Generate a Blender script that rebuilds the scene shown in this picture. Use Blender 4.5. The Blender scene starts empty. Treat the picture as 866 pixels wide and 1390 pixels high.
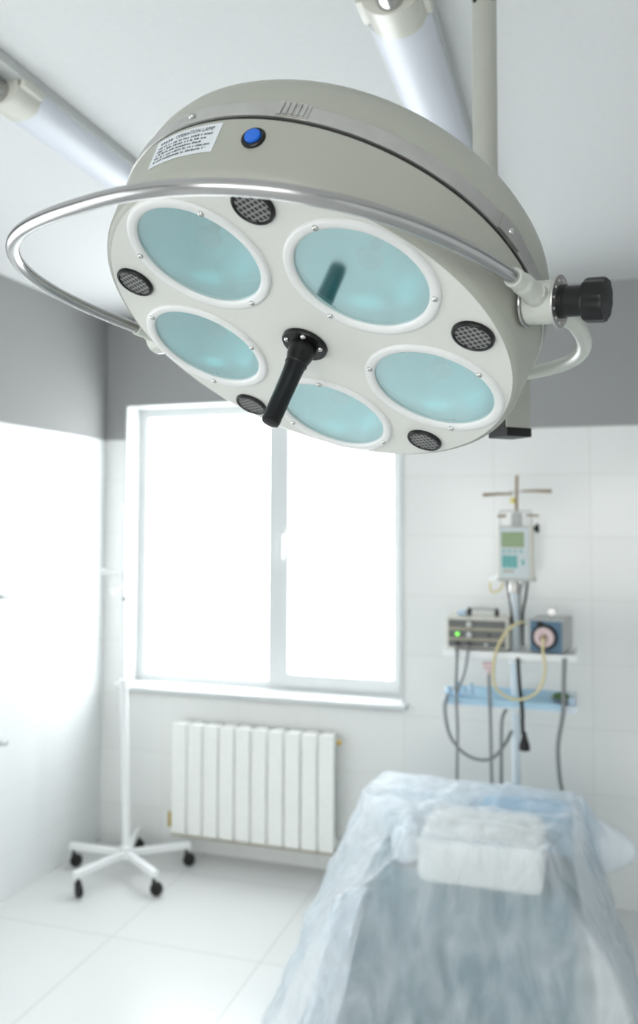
import bpy, bmesh, math, random
from mathutils import Vector as V, Matrix
from mathutils import noise as mnoise
random.seed(7)
PI = math.pi
scn = bpy.context.scene
COL = scn.collection

# ------------------------------------------------------------------ materials
def mat(name, color, rough=.5, metal=0., spec=.5, coat=0., emit=None, estr=0., trans=0., ior=1.5, bump=None, tint=None):
    m = bpy.data.materials.new(name); m.use_nodes = True
    nt = m.node_tree; b = nt.nodes['Principled BSDF']
    b.inputs['Base Color'].default_value = (*color, 1)
    b.inputs['Roughness'].default_value = rough
    b.inputs['Metallic'].default_value = metal
    b.inputs['Specular IOR Level'].default_value = spec
    b.inputs['Coat Weight'].default_value = coat
    b.inputs['Transmission Weight'].default_value = trans
    b.inputs['IOR'].default_value = ior
    if emit:
        b.inputs['Emission Color'].default_value = (*emit, 1); b.inputs['Emission Strength'].default_value = estr
    tc = nt.nodes.new('ShaderNodeTexCoord')
    nz = nt.nodes.new('ShaderNodeTexNoise')
    nz.inputs['Scale'].default_value = bump[0] if bump else 40
    nz.inputs['Detail'].default_value = 4
    nt.links.new(tc.outputs['Object'], nz.inputs['Vector'])
    mx = nt.nodes.new('ShaderNodeMixRGB'); mx.blend_type = 'MIX'
    t = tint if tint else .04
    mx.inputs[1].default_value = (*[c * (1 - t) for c in color], 1); mx.inputs[2].default_value = (*[min(1, c * (1 + t)) for c in color], 1)
    nt.links.new(nz.outputs['Fac'], mx.inputs[0]); nt.links.new(mx.outputs[0], b.inputs['Base Color'])
    if bump:
        bp = nt.nodes.new('ShaderNodeBump'); bp.inputs['Strength'].default_value = bump[1]; bp.inputs['Distance'].default_value = bump[2] if len(bump) > 2 else .005
        nt.links.new(nz.outputs['Fac'], bp.inputs['Height']); nt.links.new(bp.outputs['Normal'], b.inputs['Normal'])
    return m

def math_node(nt, op, a, b=None, c=None):
    n = nt.nodes.new('ShaderNodeMath'); n.operation = op
    for i, x in enumerate((a, b, c)):
        if x is None: continue
        if isinstance(x, (int, float)): n.inputs[i].default_value = x
        else: nt.links.new(x, n.inputs[i])
    return n.outputs[0]

def tile_mat(name, ax_u, ax_v, pu, pv, ou, ov, tile, grout, gw, rough, split=None, paint=None, gmix=1., var=.03):
    """glazed tiles in world position: axes u,v, pitch and offset; above z=split the wall is painted"""
    m = bpy.data.materials.new(name); m.use_nodes = True
    nt = m.node_tree; b = nt.nodes['Principled BSDF']
    g = nt.nodes.new('ShaderNodeNewGeometry'); s = nt.nodes.new('ShaderNodeSeparateXYZ')
    nt.links.new(g.outputs['Position'], s.inputs[0])
    def line(ax, p, o):
        x = math_node(nt, 'SUBTRACT', s.outputs[ax], o); x = math_node(nt, 'DIVIDE', x, p)
        cell = math_node(nt, 'FLOOR', x); fr = math_node(nt, 'FRACT', x)
        d = math_node(nt, 'MULTIPLY', math_node(nt, 'MINIMUM', fr, math_node(nt, 'SUBTRACT', 1., fr)), p)
        mr = nt.nodes.new('ShaderNodeMapRange'); mr.interpolation_type = 'SMOOTHSTEP'
        mr.inputs['From Min'].default_value = gw * .5; mr.inputs['From Max'].default_value = gw
        nt.links.new(d, mr.inputs['Value'])
        return mr.outputs[0], cell
    lu, cu = line(ax_u, pu, ou); lv, cv = line(ax_v, pv, ov)
    face = math_node(nt, 'MINIMUM', lu, lv)
    cb = nt.nodes.new('ShaderNodeCombineXYZ'); nt.links.new(cu, cb.inputs[0]); nt.links.new(cv, cb.inputs[1])
    wn = nt.nodes.new('ShaderNodeTexWhiteNoise'); nt.links.new(cb.outputs[0], wn.inputs['Vector'])
    mx0 = nt.nodes.new('ShaderNodeMixRGB'); mx0.inputs[1].default_value = (*[c * (1 - var) for c in tile], 1); mx0.inputs[2].default_value = (*tile, 1)
    nt.links.new(wn.outputs['Value'], mx0.inputs[0])
    mx = nt.nodes.new('ShaderNodeMixRGB'); mx.inputs[1].default_value = (*grout, 1)
    nt.links.new(face, mx.inputs[0]); nt.links.new(mx0.outputs[0], mx.inputs[2])
    col = mx.outputs[0]
    bp = nt.nodes.new('ShaderNodeBump'); bp.inputs['Strength'].default_value = .25; bp.inputs['Distance'].default_value = .002
    nt.links.new(face, bp.inputs['Height'])
    nt.links.new(bp.outputs[0], b.inputs['Normal'])
    b.inputs['Roughness'].default_value = rough
    if split is not None:
        up = math_node(nt, 'GREATER_THAN', s.outputs[2], split)
        m2 = nt.nodes.new('ShaderNodeMixRGB'); m2.inputs[2].default_value = (*paint, 1)
        nt.links.new(up, m2.inputs[0]); nt.links.new(col, m2.inputs[1]); col = m2.outputs[0]
        r = math_node(nt, 'MULTIPLY_ADD', up, .75 - rough, rough); nt.links.new(r, b.inputs['Roughness'])
        sp = math_node(nt, 'MULTIPLY_ADD', up, -.4, .5); nt.links.new(sp, b.inputs['Specular IOR Level'])
    nt.links.new(col, b.inputs['Base Color'])
    return m

def film_mat(name, color, opac, rough=.6, bump=(14, .5, .01)):
    """thin translucent sheet: part see-through, part scattering cloth, denser along random folds"""
    m = bpy.data.materials.new(name); m.use_nodes = True
    nt = m.node_tree; nt.nodes.remove(nt.nodes['Principled BSDF']); out = nt.nodes['Material Output']
    tr = nt.nodes.new('ShaderNodeBsdfTransparent'); tr.inputs[0].default_value = (.93, .97, 1, 1)
    df = nt.nodes.new('ShaderNodeBsdfDiffuse'); df.inputs[0].default_value = (*color, 1)
    tl = nt.nodes.new('ShaderNodeBsdfTranslucent'); tl.inputs[0].default_value = (*color, 1)
    gl = nt.nodes.new('ShaderNodeBsdfGlossy'); gl.inputs['Roughness'].default_value = .35
    a = nt.nodes.new('ShaderNodeMixShader'); a.inputs[0].default_value = .4
    nt.links.new(df.outputs[0], a.inputs[1]); nt.links.new(tl.outputs[0], a.inputs[2])
    g = nt.nodes.new('ShaderNodeMixShader'); g.inputs[0].default_value = .06
    nt.links.new(a.outputs[0], g.inputs[1]); nt.links.new(gl.outputs[0], g.inputs[2])
    tc = nt.nodes.new('ShaderNodeTexCoord'); nz = nt.nodes.new('ShaderNodeTexNoise')
    mp = nt.nodes.new('ShaderNodeMapping'); mp.inputs['Scale'].default_value = (1.2, 1.2, .35)
    nt.links.new(tc.outputs['Object'], mp.inputs[0]); nt.links.new(mp.outputs[0], nz.inputs['Vector'])
    nz.inputs['Scale'].default_value = bump[0]; nz.inputs['Detail'].default_value = 5; nz.inputs['Distortion'].default_value = .6
    bp = nt.nodes.new('ShaderNodeBump'); bp.inputs['Strength'].default_value = bump[1]; bp.inputs['Distance'].default_value = bump[2]
    nt.links.new(nz.outputs['Fac'], bp.inputs['Height'])
    for s in (df, tl, gl): nt.links.new(bp.outputs[0], s.inputs['Normal'])
    mr = nt.nodes.new('ShaderNodeMapRange'); mr.inputs['From Min'].default_value = .35; mr.inputs['From Max'].default_value = .75
    mr.inputs['To Min'].default_value = opac - .10; mr.inputs['To Max'].default_value = min(1, opac + .25)
    nt.links.new(nz.outputs['Fac'], mr.inputs['Value'])
    f = nt.nodes.new('ShaderNodeMixShader')
    nt.links.new(mr.outputs[0], f.inputs[0]); nt.links.new(tr.outputs[0], f.inputs[1]); nt.links.new(g.outputs[0], f.inputs[2])
    nt.links.new(f.outputs[0], out.inputs[0])
    return m

def coated_glass(name):
    m = bpy.data.materials.new(name); m.use_nodes = True
    nt = m.node_tree; nt.nodes.remove(nt.nodes['Principled BSDF']); out = nt.nodes['Material Output']
    tr = nt.nodes.new('ShaderNodeBsdfTransparent'); tr.inputs[0].default_value = (.72, .95, .96, 1)
    gl = nt.nodes.new('ShaderNodeBsdfGlossy'); gl.inputs[0].default_value = (.84, .97, .98, 1); gl.inputs['Roughness'].default_value = .09
    mx = nt.nodes.new('ShaderNodeMixShader')
    mx.inputs[0].default_value = .46
    nt.links.new(tr.outputs[0], mx.inputs[1]); nt.links.new(gl.outputs[0], mx.inputs[2])
    nt.links.new(mx.outputs[0], out.inputs[0])
    return m

def grille_mat(name):
    """grey plate punched with a lattice of dark holes (object xy)"""
    m = bpy.data.materials.new(name); m.use_nodes = True
    nt = m.node_tree; b = nt.nodes['Principled BSDF']
    tc = nt.nodes.new('ShaderNodeUVMap'); s = nt.nodes.new('ShaderNodeSeparateXYZ'); nt.links.new(tc.outputs[0], s.inputs[0])
    u = math_node(nt, 'SUBTRACT', math_node(nt, 'FRACT', math_node(nt, 'ADD', s.outputs[0], s.outputs[1])), .5)
    v = math_node(nt, 'SUBTRACT', math_node(nt, 'FRACT', math_node(nt, 'SUBTRACT', s.outputs[0], s.outputs[1])), .5)
    d = math_node(nt, 'SQRT', math_node(nt, 'ADD', math_node(nt, 'MULTIPLY', u, u), math_node(nt, 'MULTIPLY', v, v)))
    h = math_node(nt, 'GREATER_THAN', d, .37)
    mx = nt.nodes.new('ShaderNodeMixRGB'); mx.inputs[1].default_value = (.006, .006, .006, 1); mx.inputs[2].default_value = (.20, .20, .196, 1)
    nt.links.new(h, mx.inputs[0]); nt.links.new(mx.outputs[0], b.inputs['Base Color'])
    b.inputs['Roughness'].default_value = .4
    return m

M = dict(
    ceiling=mat('ceiling_paint', (.66, .67, .67), .85, spec=.1, bump=(60, .05)),
    white_wall=mat('white_wall_paint', (.75, .76, .76), .8, spec=.1),
    pvc=mat('white_pvc', (.68, .70, .70), .3, bump=(5, .02)),
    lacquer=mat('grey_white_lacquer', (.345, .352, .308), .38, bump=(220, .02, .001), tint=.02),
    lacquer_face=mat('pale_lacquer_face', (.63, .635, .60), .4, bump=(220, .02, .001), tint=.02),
    lens_ring=mat('white_plastic_ring', (.70, .71, .70), .32),
    joint=mat('cream_white_enamel', (.52, .54, .495), .3),
    chrome=mat('worn_chrome', (.46, .455, .45), .2, 1., tint=.12, bump=(25, .04, .002)),
    steel=mat('brushed_steel_band', (.58, .57, .55), .38, 1., tint=.15),
    screw=mat('screw_steel', (.6, .6, .58), .25, 1.),
    black=mat('black_plastic', (.004, .004, .0045), .34, spec=.35, bump=(90, .03, .001)),
    rubber=mat('black_rubber', (.008, .008, .008), .6),
    bowl=mat('teal_coated_reflector', (.30, .58, .60), .30, .92, bump=(18, .15, .004), tint=.1),
    shield=mat('bulb_shield_grey', (.36, .42, .42), .5),
    glass=coated_glass('teal_coated_glass'),
    grille=grille_mat('punched_grille'),
    blue=mat('blue_button_plastic', (.01, .13, .62), .3),
    label=mat('label_paper', (.62, .66, .68), .5),
    ink=mat('label_ink', (.05, .06, .08), .6),
    diffuser=mat('light_diffuser_plastic', (.64, .67, .73), .42, trans=0., bump=(4, .01)),
    tray=mat('light_tray_enamel', (.50, .52, .51), .4),
    collar=mat('cream_lamp_collar', (.60, .60, .54), .35),
    pole=mat('pole_enamel', (.38, .385, .345), .35),
    rad=mat('radiator_enamel', (.92, .93, .90), .3),
    brass=mat('brass', (.62, .43, .10), .3, 1.),
    white=mat('white_enamel', (.88, .89, .89), .4),
    bluewhite=mat('pale_blue_shelf_enamel', (.74, .82, .88), .4),
    cream=mat('cream_device_case', (.62, .61, .54), .4),
    panel=mat('dark_grey_panel', (.13, .135, .13), .45),
    strip=mat('beige_panel_strip', (.38, .35, .26), .4),
    led=mat('green_lamp', (.2, .8, .1), .3, emit=(.25, .95, .10), estr=1.),
    knob=mat('grey_knob', (.55, .57, .56), .35),
    pumpblue=mat('steel_blue_panel', (.075, .155, .235), .4),
    pink=mat('pale_pink_rotor', (.68, .53, .54), .4),
    device=mat('grey_device_case', (.47, .49, .48), .4),
    screenface=mat('pale_blue_grey_fascia', (.55, .61, .62), .35),
    lcd=mat('olive_green_display', (.17, .27, .11), .25),
    teal=mat('teal_keys', (.10, .42, .40), .4),
    brown=mat('brown_bars', (.30, .22, .13), .45),
    yellow=mat('yellow_tube_rubber', (.68, .60, .34), .35),
    yellowdot=mat('yellow_plastic', (.75, .66, .22), .4),
    cable=mat('grey_cable_sheath', (.22, .235, .235), .5),
    bluecloth=mat('light_blue_cloth', (.44, .64, .78), .8, bump=(50, .3)),
    green=mat('dark_green_pouch', (.06, .14, .035), .5, bump=(40, .3)),
    vial=mat('pale_blue_vial', (.5, .66, .8), .15),
    teal_sheet=mat('blue_grey_sheet', (.04, .16, .20), .8, bump=(22, .5, .01), tint=.2),
    sheetblue=mat('sky_blue_sheet', (.30, .52, .68), .8, bump=(18, .4, .01), tint=.1),
    cushion=mat('white_cushion_vinyl', (.80, .79, .75), .5, bump=(12, .2, .01)),
    crumple=mat('crumpled_white_cloth', (.74, .80, .84), .75, bump=(26, .5, .012), tint=.08),
    flap=film_mat('white_paper_sheet', (.92, .95, .98), .95, bump=(9, .3, .01)),
    drape=film_mat('translucent_drape', (.92, .945, .965), .47, bump=(9, .7, .02)),
)
M['pane'] = mat('bright_window_pane', (.9, .95, 1), .2, emit=(.95, .98, 1.), estr=7.8)

M['fill_pane_rear'] = mat('added_rear_pane', (.9, .95, 1), .2, emit=(1., .985, .96), estr=4.6)  # glow of the added rear window, fill for the back wall
M['fill_pane_left'] = mat('added_left_pane', (.9, .95, 1), .2, emit=(.96, .98, 1.), estr=2.1)  # glow of the added left window, fill for lamp face and floor
# ------------------------------------------------------------------ mesh helpers
def link(name, me, parent=None):
    o = bpy.data.objects.new(name, me); COL.objects.link(o)
    if parent: o.parent = parent
    return o
def world_loc(o):
    l = V(o.location)
    while o.parent: o = o.parent; l += V(o.location)
    return l
def build(name, bm, m, parent=None, smooth=True, origin=None, angle=40, recalc=True):
    """bm is in world space; the object's origin sits at `origin`, its parent's origin, or its own base"""
    if recalc: bmesh.ops.recalc_face_normals(bm, faces=bm.faces[:])
    if parent is None and origin is None:
        xs = [v.co for v in bm.verts]
        origin = (sum(v.x for v in xs) / len(xs), sum(v.y for v in xs) / len(xs), min(v.z for v in xs))
    off = world_loc(parent) if parent else V(origin)
    bmesh.ops.translate(bm, verts=bm.verts[:], vec=-off)
    me = bpy.data.meshes.new(name); bm.to_mesh(me); bm.free()
    ms = m if isinstance(m, (list, tuple)) else [m]
    for q in ms: me.materials.append(q)
    if smooth:
        me.polygons.foreach_set('use_smooth', [True] * len(me.polygons))
        me.set_sharp_from_angle(angle=math.radians(angle))
    o = link(name, me, parent)
    if smooth and angle <= 40:
        wn = o.modifiers.new('normals', 'WEIGHTED_NORMAL'); wn.keep_sharp = True; wn.weight = 100
    if parent is None: o.location = off
    return o
def tag(o, label=None, cat=None, group=None, kind=None):
    if label: o['label'] = label
    if cat: o['category'] = cat
    if group: o['group'] = group
    if kind: o['kind'] = kind
    return o
def thing(name, loc, label, cat, group=None):
    o = bpy.data.objects.new(name, None); COL.objects.link(o); o.location = loc; o.empty_display_size = .05
    return tag(o, label, cat, group)

def NB(): return bmesh.new()
def box(bm, x0, x1, y0, y1, z0, z1, bev=0, mtx=None, seg=2):
    r = bmesh.ops.create_cube(bm, size=1.)
    vs = r['verts']
    for v in vs: v.co = V((x0 + (v.co.x + .5) * (x1 - x0), y0 + (v.co.y + .5) * (y1 - y0), z0 + (v.co.z + .5) * (z1 - z0)))
    if bev:
        es = list({e for v in vs for e in v.link_edges})
        rr = bmesh.ops.bevel(bm, geom=es, offset=bev, segments=seg, affect='EDGES', profile=.5)
        vs = list({v for f in rr['faces'] for v in f.verts} | {v for v in vs if v.is_valid})
    if mtx is not None:
        done = set()
        for v in vs:
            if v.is_valid and v not in done: v.co = mtx @ v.co; done.add(v)
    return vs
def frame_of(d, up=None):
    d = V(d).normalized(); up = V(up) if up else (V((0, 0, 1)) if abs(d.z) < .9 else V((1, 0, 0)))
    a = (up - d * up.dot(d)).normalized(); return a, d.cross(a)
def lathe(bm, prof, o, d, segs=48, a=None, cap=True, flute=None):
    """revolve (radius, distance along d) about the axis through o"""
    o = V(o); d = V(d).normalized(); a, b = frame_of(d, a)
    rings = []
    for i, (r, h) in enumerate(prof):
        if r < 1e-6: rings.append([bm.verts.new(o + d * h)]); continue
        ring = []
        for k in range(segs):
            t = 2 * PI * k / segs; rr = r
            if flute and flute[1] <= i <= flute[2]: rr = r * (1 - flute[3] * (.5 + .5 * math.cos(flute[0] * t)))
            ring.append(bm.verts.new(o + d * h + (a * math.cos(t) + b * math.sin(t)) * rr))
        rings.append(ring)
    for A, B in zip(rings, rings[1:]):
        for k in range(segs):
            k2 = (k + 1) % segs
            f = [A[k % len(A)], A[k2 % len(A)], B[k2 % len(B)], B[k % len(B)]]
            u = []
            for v in f:
                if v not in u: u.append(v)
            if len(u) > 2: bm.faces.new(u)
    if cap:
        for ring in (rings[0], rings[-1]):
            if len(ring) > 2: bm.faces.new(ring)
    return rings
def tube(bm, pts, r, segs=14, cap=True):
    pts = [V(p) for p in pts]; n = len(pts)
    rs = r if isinstance(r, (list, tuple)) else [r] * n
    a = None; rings = []
    for i, p in enumerate(pts):
        d = (pts[min(i + 1, n - 1)] - pts[max(i - 1, 0)]).normalized()
        if a is None: a, b = frame_of(d)
        else:
            a = (a - d * a.dot(d)).normalized(); b = d.cross(a)
        rings.append([bm.verts.new(p + (a * math.cos(2 * PI * k / segs) + b * math.sin(2 * PI * k / segs)) * rs[i]) for k in range(segs)])
    for A, B in zip(rings, rings[1:]):
        for k in range(segs): bm.faces.new((A[k], A[(k + 1) % segs], B[(k + 1) % segs], B[k]))
    if cap: bm.faces.new(rings[0][::-1]); bm.faces.new(rings[-1])
def spline(pts, n=12):
    """Catmull-Rom through pts"""
    P = [V(p) for p in pts]; P = [P[0] * 2 - P[1]] + P + [P[-1] * 2 - P[-2]]
    out = []
    for i in range(1, len(P) - 2):
        for k in range(n):
            t = k / n; p0, p1, p2, p3 = P[i - 1:i + 3]
            out.append(.5 * ((2 * p1) + (p2 - p0) * t + (2 * p0 - 5 * p1 + 4 * p2 - p3) * t * t + (3 * p1 - p0 - 3 * p2 + p3) * t ** 3))
    return out + [P[-2]]
def cyl(bm, p, q, r, segs=24, r2=None):
    p = V(p); q = V(q); L = (q - p).length
    lathe(bm, [(r, 0), (r if r2 is None else r2, L)], p, q - p, segs)
def rcyl(bm, p, q, r, e=.002, segs=32, **k):
    p = V(p); q = V(q); L = (q - p).length
    lathe(bm, [(r - e, 0), (r - e * .3, e * .3), (r, e), (r, L - e), (r - e * .3, L - e * .3), (r - e, L)], p, q - p, segs, **k)

# ------------------------------------------------------------------ camera
C0 = V((2.4695, -3.978, 1.7))
yaw, pitch, roll = math.radians(-17.468), math.radians(2.884), math.radians(.2)
fw = V((math.sin(yaw) * math.cos(pitch), math.cos(yaw) * math.cos(pitch), math.sin(pitch)))
r0 = V((math.cos(yaw), -math.sin(yaw), 0)); u0 = r0.cross(fw)
rt = r0 * math.cos(roll) + u0 * math.sin(roll); up = u0 * math.cos(roll) - r0 * math.sin(roll)
cd = bpy.data.cameras.new('camera'); cam = bpy.data.objects.new('camera', cd); COL.objects.link(cam)
cam.matrix_world = Matrix(((rt.x, up.x, -fw.x, C0.x), (rt.y, up.y, -fw.y, C0.y), (rt.z, up.z, -fw.z, C0.z), (0, 0, 0, 1)))
cd.sensor_fit = 'VERTICAL'; cd.sensor_height = 36; cd.sensor_width = 36 * 866 / 1390
cd.lens = 1130.06 * 36 / 1390; cd.shift_y = -45 / 1390
cd.clip_start = .05
cd.dof.use_dof = True; cd.dof.focus_distance = .93; cd.dof.aperture_fstop = 4.2
scn.camera = cam

# ------------------------------------------------------------------ room
H, T = 2.80, 2.134
XR, YF = 4.5, -6.4
WX0, WX1, WZ0, WZ1 = .125, 1.645, .815, 2.32      # window opening
tiles_b = tile_mat('back_wall_tiles', 0, 2, .43, .2865, 2.51, .485, (.86, .87, .855), (.77, .775, .75), .003, .17, T, (.35, .353, .35))
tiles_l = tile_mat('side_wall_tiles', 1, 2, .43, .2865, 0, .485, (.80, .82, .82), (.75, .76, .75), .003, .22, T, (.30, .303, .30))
floor_m = tile_mat('floor_tiles', 0, 1, .65, .65, .62, -.25, (.70, .71, .70), (.57, .57, .56), .005, .28)
bm = NB(); box(bm, 0, XR, YF, .3, -.1, 0); tag(build('floor', bm, floor_m, smooth=False), kind='structure')
bm = NB(); box(bm, -.2, XR + .2, YF - .2, .3, H, H + .1); tag(build('ceiling', bm, M['ceiling'], smooth=False), kind='structure')
VY0, VY1, VZ0, VZ1 = -4.9, -2.1, .55, 2.35  # opening for the added left window
bm = NB(); box(bm, -.2, 0, YF, VY0, -.1, H); box(bm, -.2, 0, VY1, .3, -.1, H); box(bm, -.2, 0, VY0, VY1, -.1, VZ0); box(bm, -.2, 0, VY0, VY1, VZ1, H)
tag(build('wall_left', bm, tiles_l, smooth=False), kind='structure')
fill_left = tag(thing('added_window_left', (-.1, (VY0 + VY1) / 2, VZ0), None, None), kind='structure')  # window out of view, added to bring fill daylight from the left
bm = NB(); yc = (VY0 + VY1) / 2
for a in ((VY0, VY0 + .07, VZ0, VZ1), (VY1 - .07, VY1, VZ0, VZ1), (VY0 + .07, VY1 - .07, VZ0, VZ0 + .07), (VY0 + .07, VY1 - .07, VZ1 - .07, VZ1), (yc - .05, yc + .05, VZ0 + .07, VZ1 - .07)):
    box(bm, -.19, -.12, *a)
build('window_frame', bm, M['pvc'], fill_left, smooth=False)
for a, b in ((VY0 + .07, yc - .05), (yc + .05, VY1 - .07)):
    bm = NB(); box(bm, -.16, -.155, a, b, VZ0 + .07, VZ1 - .07); build('window_pane', bm, M['fill_pane_left'], fill_left, smooth=False)
bm = NB(); box(bm, XR, XR + .2, YF, .3, -.1, H); tag(build('wall_right', bm, tiles_l, smooth=False), kind='structure')
UX0, UX1, UZ0, UZ1 = .8, 3.6, .8, 2.3  # opening for the added rear window
bm = NB(); box(bm, -.2, UX0, YF - .2, YF, -.1, H); box(bm, UX1, XR + .2, YF - .2, YF, -.1, H); box(bm, UX0, UX1, YF - .2, YF, -.1, UZ0); box(bm, UX0, UX1, YF - .2, YF, UZ1, H)
tag(build('wall_front', bm, M['white_wall'], smooth=False), kind='structure')
fill_rear = tag(thing('added_window_rear', ((UX0 + UX1) / 2, YF - .1, UZ0), None, None), kind='structure')  # unseen window added behind the camera to brighten the far wall
bm = NB(); xc = (UX0 + UX1) / 2
for a in ((UX0, UX0 + .07, UZ0, UZ1), (UX1 - .07, UX1, UZ0, UZ1), (xc - .05, xc + .05, UZ0 + .07, UZ1 - .07)): box(bm, a[0], a[1], YF - .19, YF - .12, a[2], a[3])
for a in ((UZ0, UZ0 + .07), (UZ1 - .07, UZ1)): box(bm, UX0 + .07, UX1 - .07, YF - .19, YF - .12, *a)
build('window_frame', bm, M['pvc'], fill_rear, smooth=False)
for a, b in ((UX0 + .07, xc - .05), (xc + .05, UX1 - .07)):
    bm = NB(); box(bm, a, b, YF - .16, YF - .155, UZ0 + .07, UZ1 - .07); build('window_pane', bm, M['fill_pane_rear'], fill_rear, smooth=False)
bm = NB()
box(bm, 0, WX0, 0, .3, -.0, H); box(bm, WX1, XR, 0, .3, 0, H); box(bm, WX0, WX1, 0, .3, WZ1, H); box(bm, WX0, WX1, 0, .3, 0, WZ0 - .03)
tag(build('wall_back', bm, tiles_b, smooth=False), kind='structure')
# window: reveal lining, frame, mullion, sashes, panes, sill
win = tag(thing('window_1', ((WX0 + WX1) / 2, .1, WZ0), None, None), kind='structure')

bm = NB()
t = .006
box(bm, WX0, WX0 + t, -.004, .14, WZ0, WZ1); box(bm, WX1 - t, WX1, -.004, .14, WZ0, WZ1); box(bm, WX0, WX1, -.004, .14, WZ1 - t, WZ1)
for s in ((WX0 - .004, WX0 + .004), (WX1 - .004, WX1 + .004)): box(bm, s[0], s[1], -.006, .0, WZ0, WZ1)
build('window_reveal', bm, M['pvc'], win, smooth=False)
bm = NB()
YA, YB = .13, .2
fx0, fx1, fz0, fz1 = WX0 + t, WX1 - t, WZ0 + .012, WZ1 - t
box(bm, fx0, fx0 + .05, YA, YB, fz0, fz1); box(bm, fx1 - .045, fx1, YA, YB, fz0, fz1)
box(bm, fx0 + .05, fx1 - .045, YA, YB, fz1 - .05, fz1); box(bm, fx0 + .05, fx1 - .045, YA, YB, fz0, fz0 + .04)
box(bm, .905, .98, YA - .01, YB - .01, fz0 + .04, fz1 - .05)
build('window_frame', bm, M['pvc'], win, smooth=False)
bm = NB()
sx0, sx1, sz0, sz1 = .972, fx1 - .035, fz0 + .03, fz1 - .04
for a in ((sx0, sx0 + .045, sz0, sz1), (sx1 - .03, sx1, sz0, sz1), (sx0 + .045, sx1 - .03, sz0, sz0 + .055), (sx0 + .045, sx1 - .03, sz1 - .05, sz1)):
    box(bm, a[0], a[1], YA - .018, YB - .02, a[2], a[3])
sash = build('window_sash', bm, M['pvc'], win, smooth=False)
bm = NB(); box(bm, sx0 + .012, sx0 + .034, YA - .03, YA - .018, 1.56, 1.66, .003); rcyl(bm, (sx0 + .023, YA - .03, 1.62), (sx0 + .023, YA - .055, 1.62), .007)
box(bm, sx0 + .014, sx0 + .032, YA - .066, YA - .05, 1.50, 1.63, .004)
build('window_handle', bm, M['pvc'], sash)
for nm, a in (('left', (fx0 + .045, .91, fz0 + .035, fz1 - .045)), ('right', (sx0 + .04, sx1 - .025, sz0 + .05, sz1 - .045))):
    bm = NB(); box(bm, a[0], a[1], .165, .171, a[2], a[3]); build('window_pane', bm, M['pane'], win, smooth=False)
bm = NB(); box(bm, WX0 - .012, WX1 + .022, -.05, .135, WZ0 - .016, WZ0 + .012, .006)
build('window_sill', bm, M['pvc'], win)

# ------------------------------------------------------------------ surgical lamp
lc = V((2.1680, -3.0750, 1.9050))
X_u, X_v, X_z = 414.4802, 465.2944, .9606
lc = C0 + rt * ((X_u - 433) / 1130.06 * X_z) - up * ((X_v - 650) / 1130.06 * X_z) + fw * X_z
th_, ph_ = 1.1828, 1.9523
nc = V((math.sin(th_) * math.cos(ph_), math.sin(th_) * math.sin(ph_), -math.cos(th_)))
ac = V((1, 0, 0)); ac = (ac - nc * ac.dot(nc)).normalized()
def c2w(q): return rt * q.x - up * q.y + fw * q.z
LN = c2w(nc).normalized(); LA = c2w(ac).normalized(); LB = LN.cross(LA)
LD = -LN                                              # from the face up into the housing
PHI, RLN = 2.4296, .1567
def dirn(t): return LA * math.cos(t) + LB * math.sin(t)
def LP(r, t, h): return lc + dirn(t) * r + LD * h
lamp = thing('surgical_lamp', (2.329, -2.645, H), 'large round five-lens operating lamp hanging from a ceiling pole', 'lamp')

# lower housing: face plate with five openings + rounded flank
bm = NB()
def loop(cx, r, n):
    vs = [bm.verts.new(cx + (LA * math.cos(2 * PI * k / n) + LB * math.sin(2 * PI * k / n)) * r) for k in range(n)]
    return [bm.edges.new((vs[k], vs[(k + 1) % n])) for k in range(n)]
eds = loop(lc, .2405, 128)
for i in range(5): eds += loop(LP(RLN, PHI - i * 2 * PI / 5, 0), .0745, 72)
bmesh.ops.triangle_fill(bm, use_beauty=True, use_dissolve=False, edges=eds, normal=LN)
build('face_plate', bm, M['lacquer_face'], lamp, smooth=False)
side = [(.2405, 0), (.2440, .0010), (.2468, .0035), (.2485, .008), (.2500, .020), (.2530, .045), (.2550, .064), (.2500, .0642)]
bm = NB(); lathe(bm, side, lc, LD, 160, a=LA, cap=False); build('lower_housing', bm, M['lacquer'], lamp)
bm = NB(); lathe(bm, [(.249, .0625), (.2545, .0645), (.2545, .0675), (.249, .069)], lc, LD, 160, a=LA, cap=False); build('gasket', bm, M['rubber'], lamp)
bm = NB(); lathe(bm, [(.2535, .0672), (.2566, .0676), (.2570, .070), (.2570, .0835), (.2565, .0855), (.2535, .0860)], lc, LD, 160, a=LA, cap=False)
band = build('metal_band', bm, M['steel'], lamp)
bm = NB(); lathe(bm, [(.2540, .0855), (.2545, .100), (.2530, .113), (.2490, .125), (.2410, .1365), (.2250, .1480), (.195, .158), (.15, .166), (.08, .171), (0, .173)], lc, LD, 160, a=LA, cap=False)
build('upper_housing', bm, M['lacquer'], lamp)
# band buckle and screws
def ring_patch(bm, t0, t1, h0, h1, r, n=10, thick=.0015):
    A = []
    for rr in (r, r + thick):
        A.append([[bm.verts.new(LP(rr, t0 + (t1 - t0) * k / n, h)) for k in range(n + 1)] for h in (h0, h1)])
    (a0, a1), (b0, b1) = A
    for k in range(n):
        bm.faces.new((b0[k], b0[k + 1], b1[k + 1], b1[k])); bm.faces.new((a0[k], a0[k + 1], b0[k + 1], b0[k])); bm.faces.new((a1[k], b1[k], b1[k + 1], a1[k + 1]))
    for k in (0, n): bm.faces.new((a0[k], b0[k], b1[k], a1[k]))
D = math.radians
bm = NB()
for k in range(5): ring_patch(bm, D(101.2 - k * 1.25), D(100.4 - k * 1.25), .069, .0845, .2572, 3, .0022)
ring_patch(bm, D(101.6), D(94.6), .0685, .085, .2568, 8, .0012)
build('band_buckle', bm, M['steel'], band)
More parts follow.
